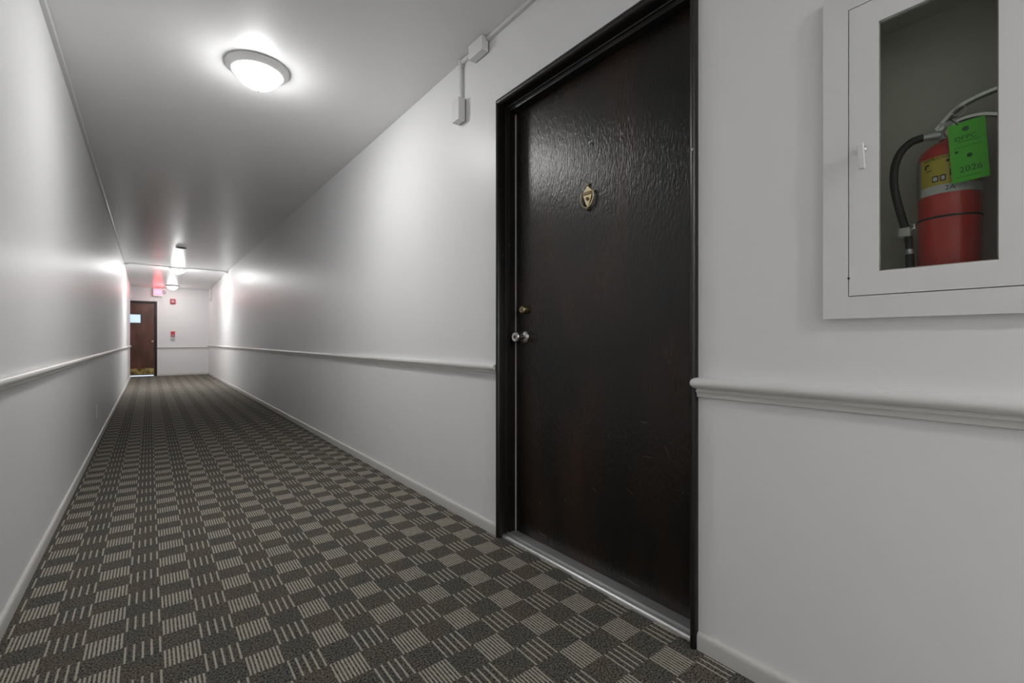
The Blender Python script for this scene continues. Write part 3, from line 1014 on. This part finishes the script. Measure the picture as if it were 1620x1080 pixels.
# (y, z) run from the hinge end by the hose towards the far side of the cabinet
up = lever([(vx, 0.222, VZ + 0.030), (vx, 0.205, VZ + 0.050), (vx, 0.183, VZ + 0.071), (vx, 0.150, VZ + 0.084), (vx, 0.112, VZ + 0.090), (vx, 0.098, VZ + 0.091)], 0.011, 0.008)
link('squeeze_lever', up, 'chrome', fe, smooth=False)
lo = lever([(vx, 0.224, VZ + 0.022), (vx, 0.200, VZ + 0.034), (vx, 0.170, VZ + 0.042), (vx, 0.140, VZ + 0.040), (vx, 0.105, VZ + 0.026)], 0.012, 0.007)
link('carry_handle', lo, 'chrome', fe, smooth=False)
pin = [(vx - 0.016, 0.178 + 0.011 * math.cos(a), VZ + 0.056 + 0.011 * math.sin(a)) for a in [2 * PI * i / 20 for i in range(21)]]
link('pin_ring', tube(nb(), pin, 0.0012, 8), 'chrome', fe, smooth=True)
bm = lathe(nb(), [(0.0, 0.0), (0.010, 0.0), (0.010, 0.018), (0.0085, 0.020), (0.0085, 0.030), (0.0, 0.030)], (vx - 0.006, vy + 0.014, VZ + 0.014), (-0.25, 1.0, 0.05), 18)
link('hose_coupling', bm, 'alum', fe, smooth=True)
hz = [(vx - 0.013, 0.240, VZ + 0.016), (vx - 0.018, 0.262, VZ + 0.010), (vx - 0.022, 0.281, VZ - 0.010), (vx - 0.022, 0.292, VZ - 0.042), (vx - 0.020, 0.294, VZ - 0.085), (vx - 0.016, 0.288, VZ - 0.130), (vx - 0.012, 0.279, VZ - 0.175), (vx - 0.008, 0.272, VZ - 0.205), (vx - 0.006, 0.268, VZ - 0.230)]
link('hose', tube(nb(), spline(hz, 8), 0.0088, 14), 'black', fe, smooth=True)
a_, b_ = Vector(hz[-1]), Vector((vx - 0.002, 0.264, VZ - 0.345))
dd = (b_ - a_).normalized()
link('nozzle', lathe(nb(), [(0.0, 0.0), (0.0075, 0.0), (0.0075, 0.03), (0.009, 0.035), (0.0095, 0.10), (0.0115, 0.113), (0.0, 0.113)], a_, dd, 18), 'dark', fe, smooth=True)
link('hose_clip', B(vx - 0.026, vx + 0.002, 0.262, 0.286, VZ - 0.218, VZ - 0.196, bev=0.003), 'labelwhite', fe)
link('hose_band', lathe(nb(), [(0.0, 0.018), (0.0094, 0.018), (0.0094, 0.030), (0.0, 0.030)], a_, dd, 18), 'alum', fe, smooth=True)
bm = lathe(nb(), [(0.0, 0.0), (0.013, 0.0), (0.013, 0.008), (0.011, 0.010), (0.0, 0.010)], (vx - 0.017, vy - 0.006, VZ + 0.010), (-1, -0.2, 0), 20)
link('pressure_gauge', bm, 'brass', fe, smooth=True)

# ------------------------------------------------------------------ inspection tag on the extinguisher
TX = 1.404
tg_ = empty('inspection_tag', (TX, 0.157, 1.335), 'bright green inspection tag hanging on the fire extinguisher', 'tag')
tagT = Matrix.Translation((TX, 0.157, 1.402)) @ Matrix.Rotation(math.radians(-3.5), 4, 'X')


def tag_pt(a, b, d=0.0):
    """a: across (towards smaller y is right), b: up, d: proud of the card"""
    return tagT @ Vector((-0.004 * math.cos(a / 0.028 * 1.2) - d + 0.10 * b * 0.12, -a, b))


bm = nb()
na, nbv = 8, 6
for d in (0.0, 0.0006):
    g = [[bm.verts.new(tag_pt((-1 + 2 * i / na) * (0.0295 - 0.003 * (0.5 - k / nbv) * 0), -0.066 + 0.132 * k / nbv, d)) for i in range(na + 1)] for k in range(nbv + 1)]
    for k in range(nbv):
        for i in range(na):
            bm.faces.new((g[k][i], g[k][i + 1], g[k + 1][i + 1], g[k + 1][i]))
card = link('card', bm, 'green', tg_, smooth=False)


def tag_text(s, size, a, b, sx=1.0):
    me = text_mesh(s, size, depth=0.0)
    for v_ in me.vertices:
        v_.co = tag_pt(a + v_.co.x * sx, b + v_.co.y, 0.0012)
    put_mesh('lettering', me, 'greenink', card)


tag_text('2026', 0.0185, 0.002, -0.040, 1.0)
tag_text('DFPC', 0.0140, -0.002, 0.030, 1.05)
for (b, w, h, a) in ((0.0215, 0.034, 0.0012, 0.003), (0.010, 0.044, 0.0008, 0.0), (-0.056, 0.038, 0.0010, -0.002)):
    bm = nb()
    n = 8
    lo_ = [bm.verts.new(tag_pt(a + w * (i / n - 0.5), b, 0.0012)) for i in range(n + 1)]
    hi_ = [bm.verts.new(tag_pt(a + w * (i / n - 0.5), b + h, 0.0012)) for i in range(n + 1)]
    for i in range(n):
        bm.faces.new((lo_[i], lo_[i + 1], hi_[i + 1], hi_[i]))
    link('printed_rule', bm, 'greenink', card)
for (a, b, r) in ((-0.001, 0.049, 0.0055), (0.002, -0.011, 0.0045), (-0.018, 0.002, 0.003)):
    bm = nb()
    bm.faces.new([bm.verts.new(tag_pt(a + r * math.cos(2 * PI * i / 14), b + r * math.sin(2 * PI * i / 14), 0.0012)) for i in range(14)])
    link('printed_mark', bm, 'greenink', card)
link('tie', tube(nb(), spline([tuple(tag_pt(-0.012, 0.062, 0.001)), (TX + 0.006, 0.186, VZ + 0.024), (vx - 0.014, 0.190, VZ + 0.042), (vx - 0.013, 0.178, VZ + 0.046)], 5), 0.0011, 8), 'ink', tg_, smooth=True)
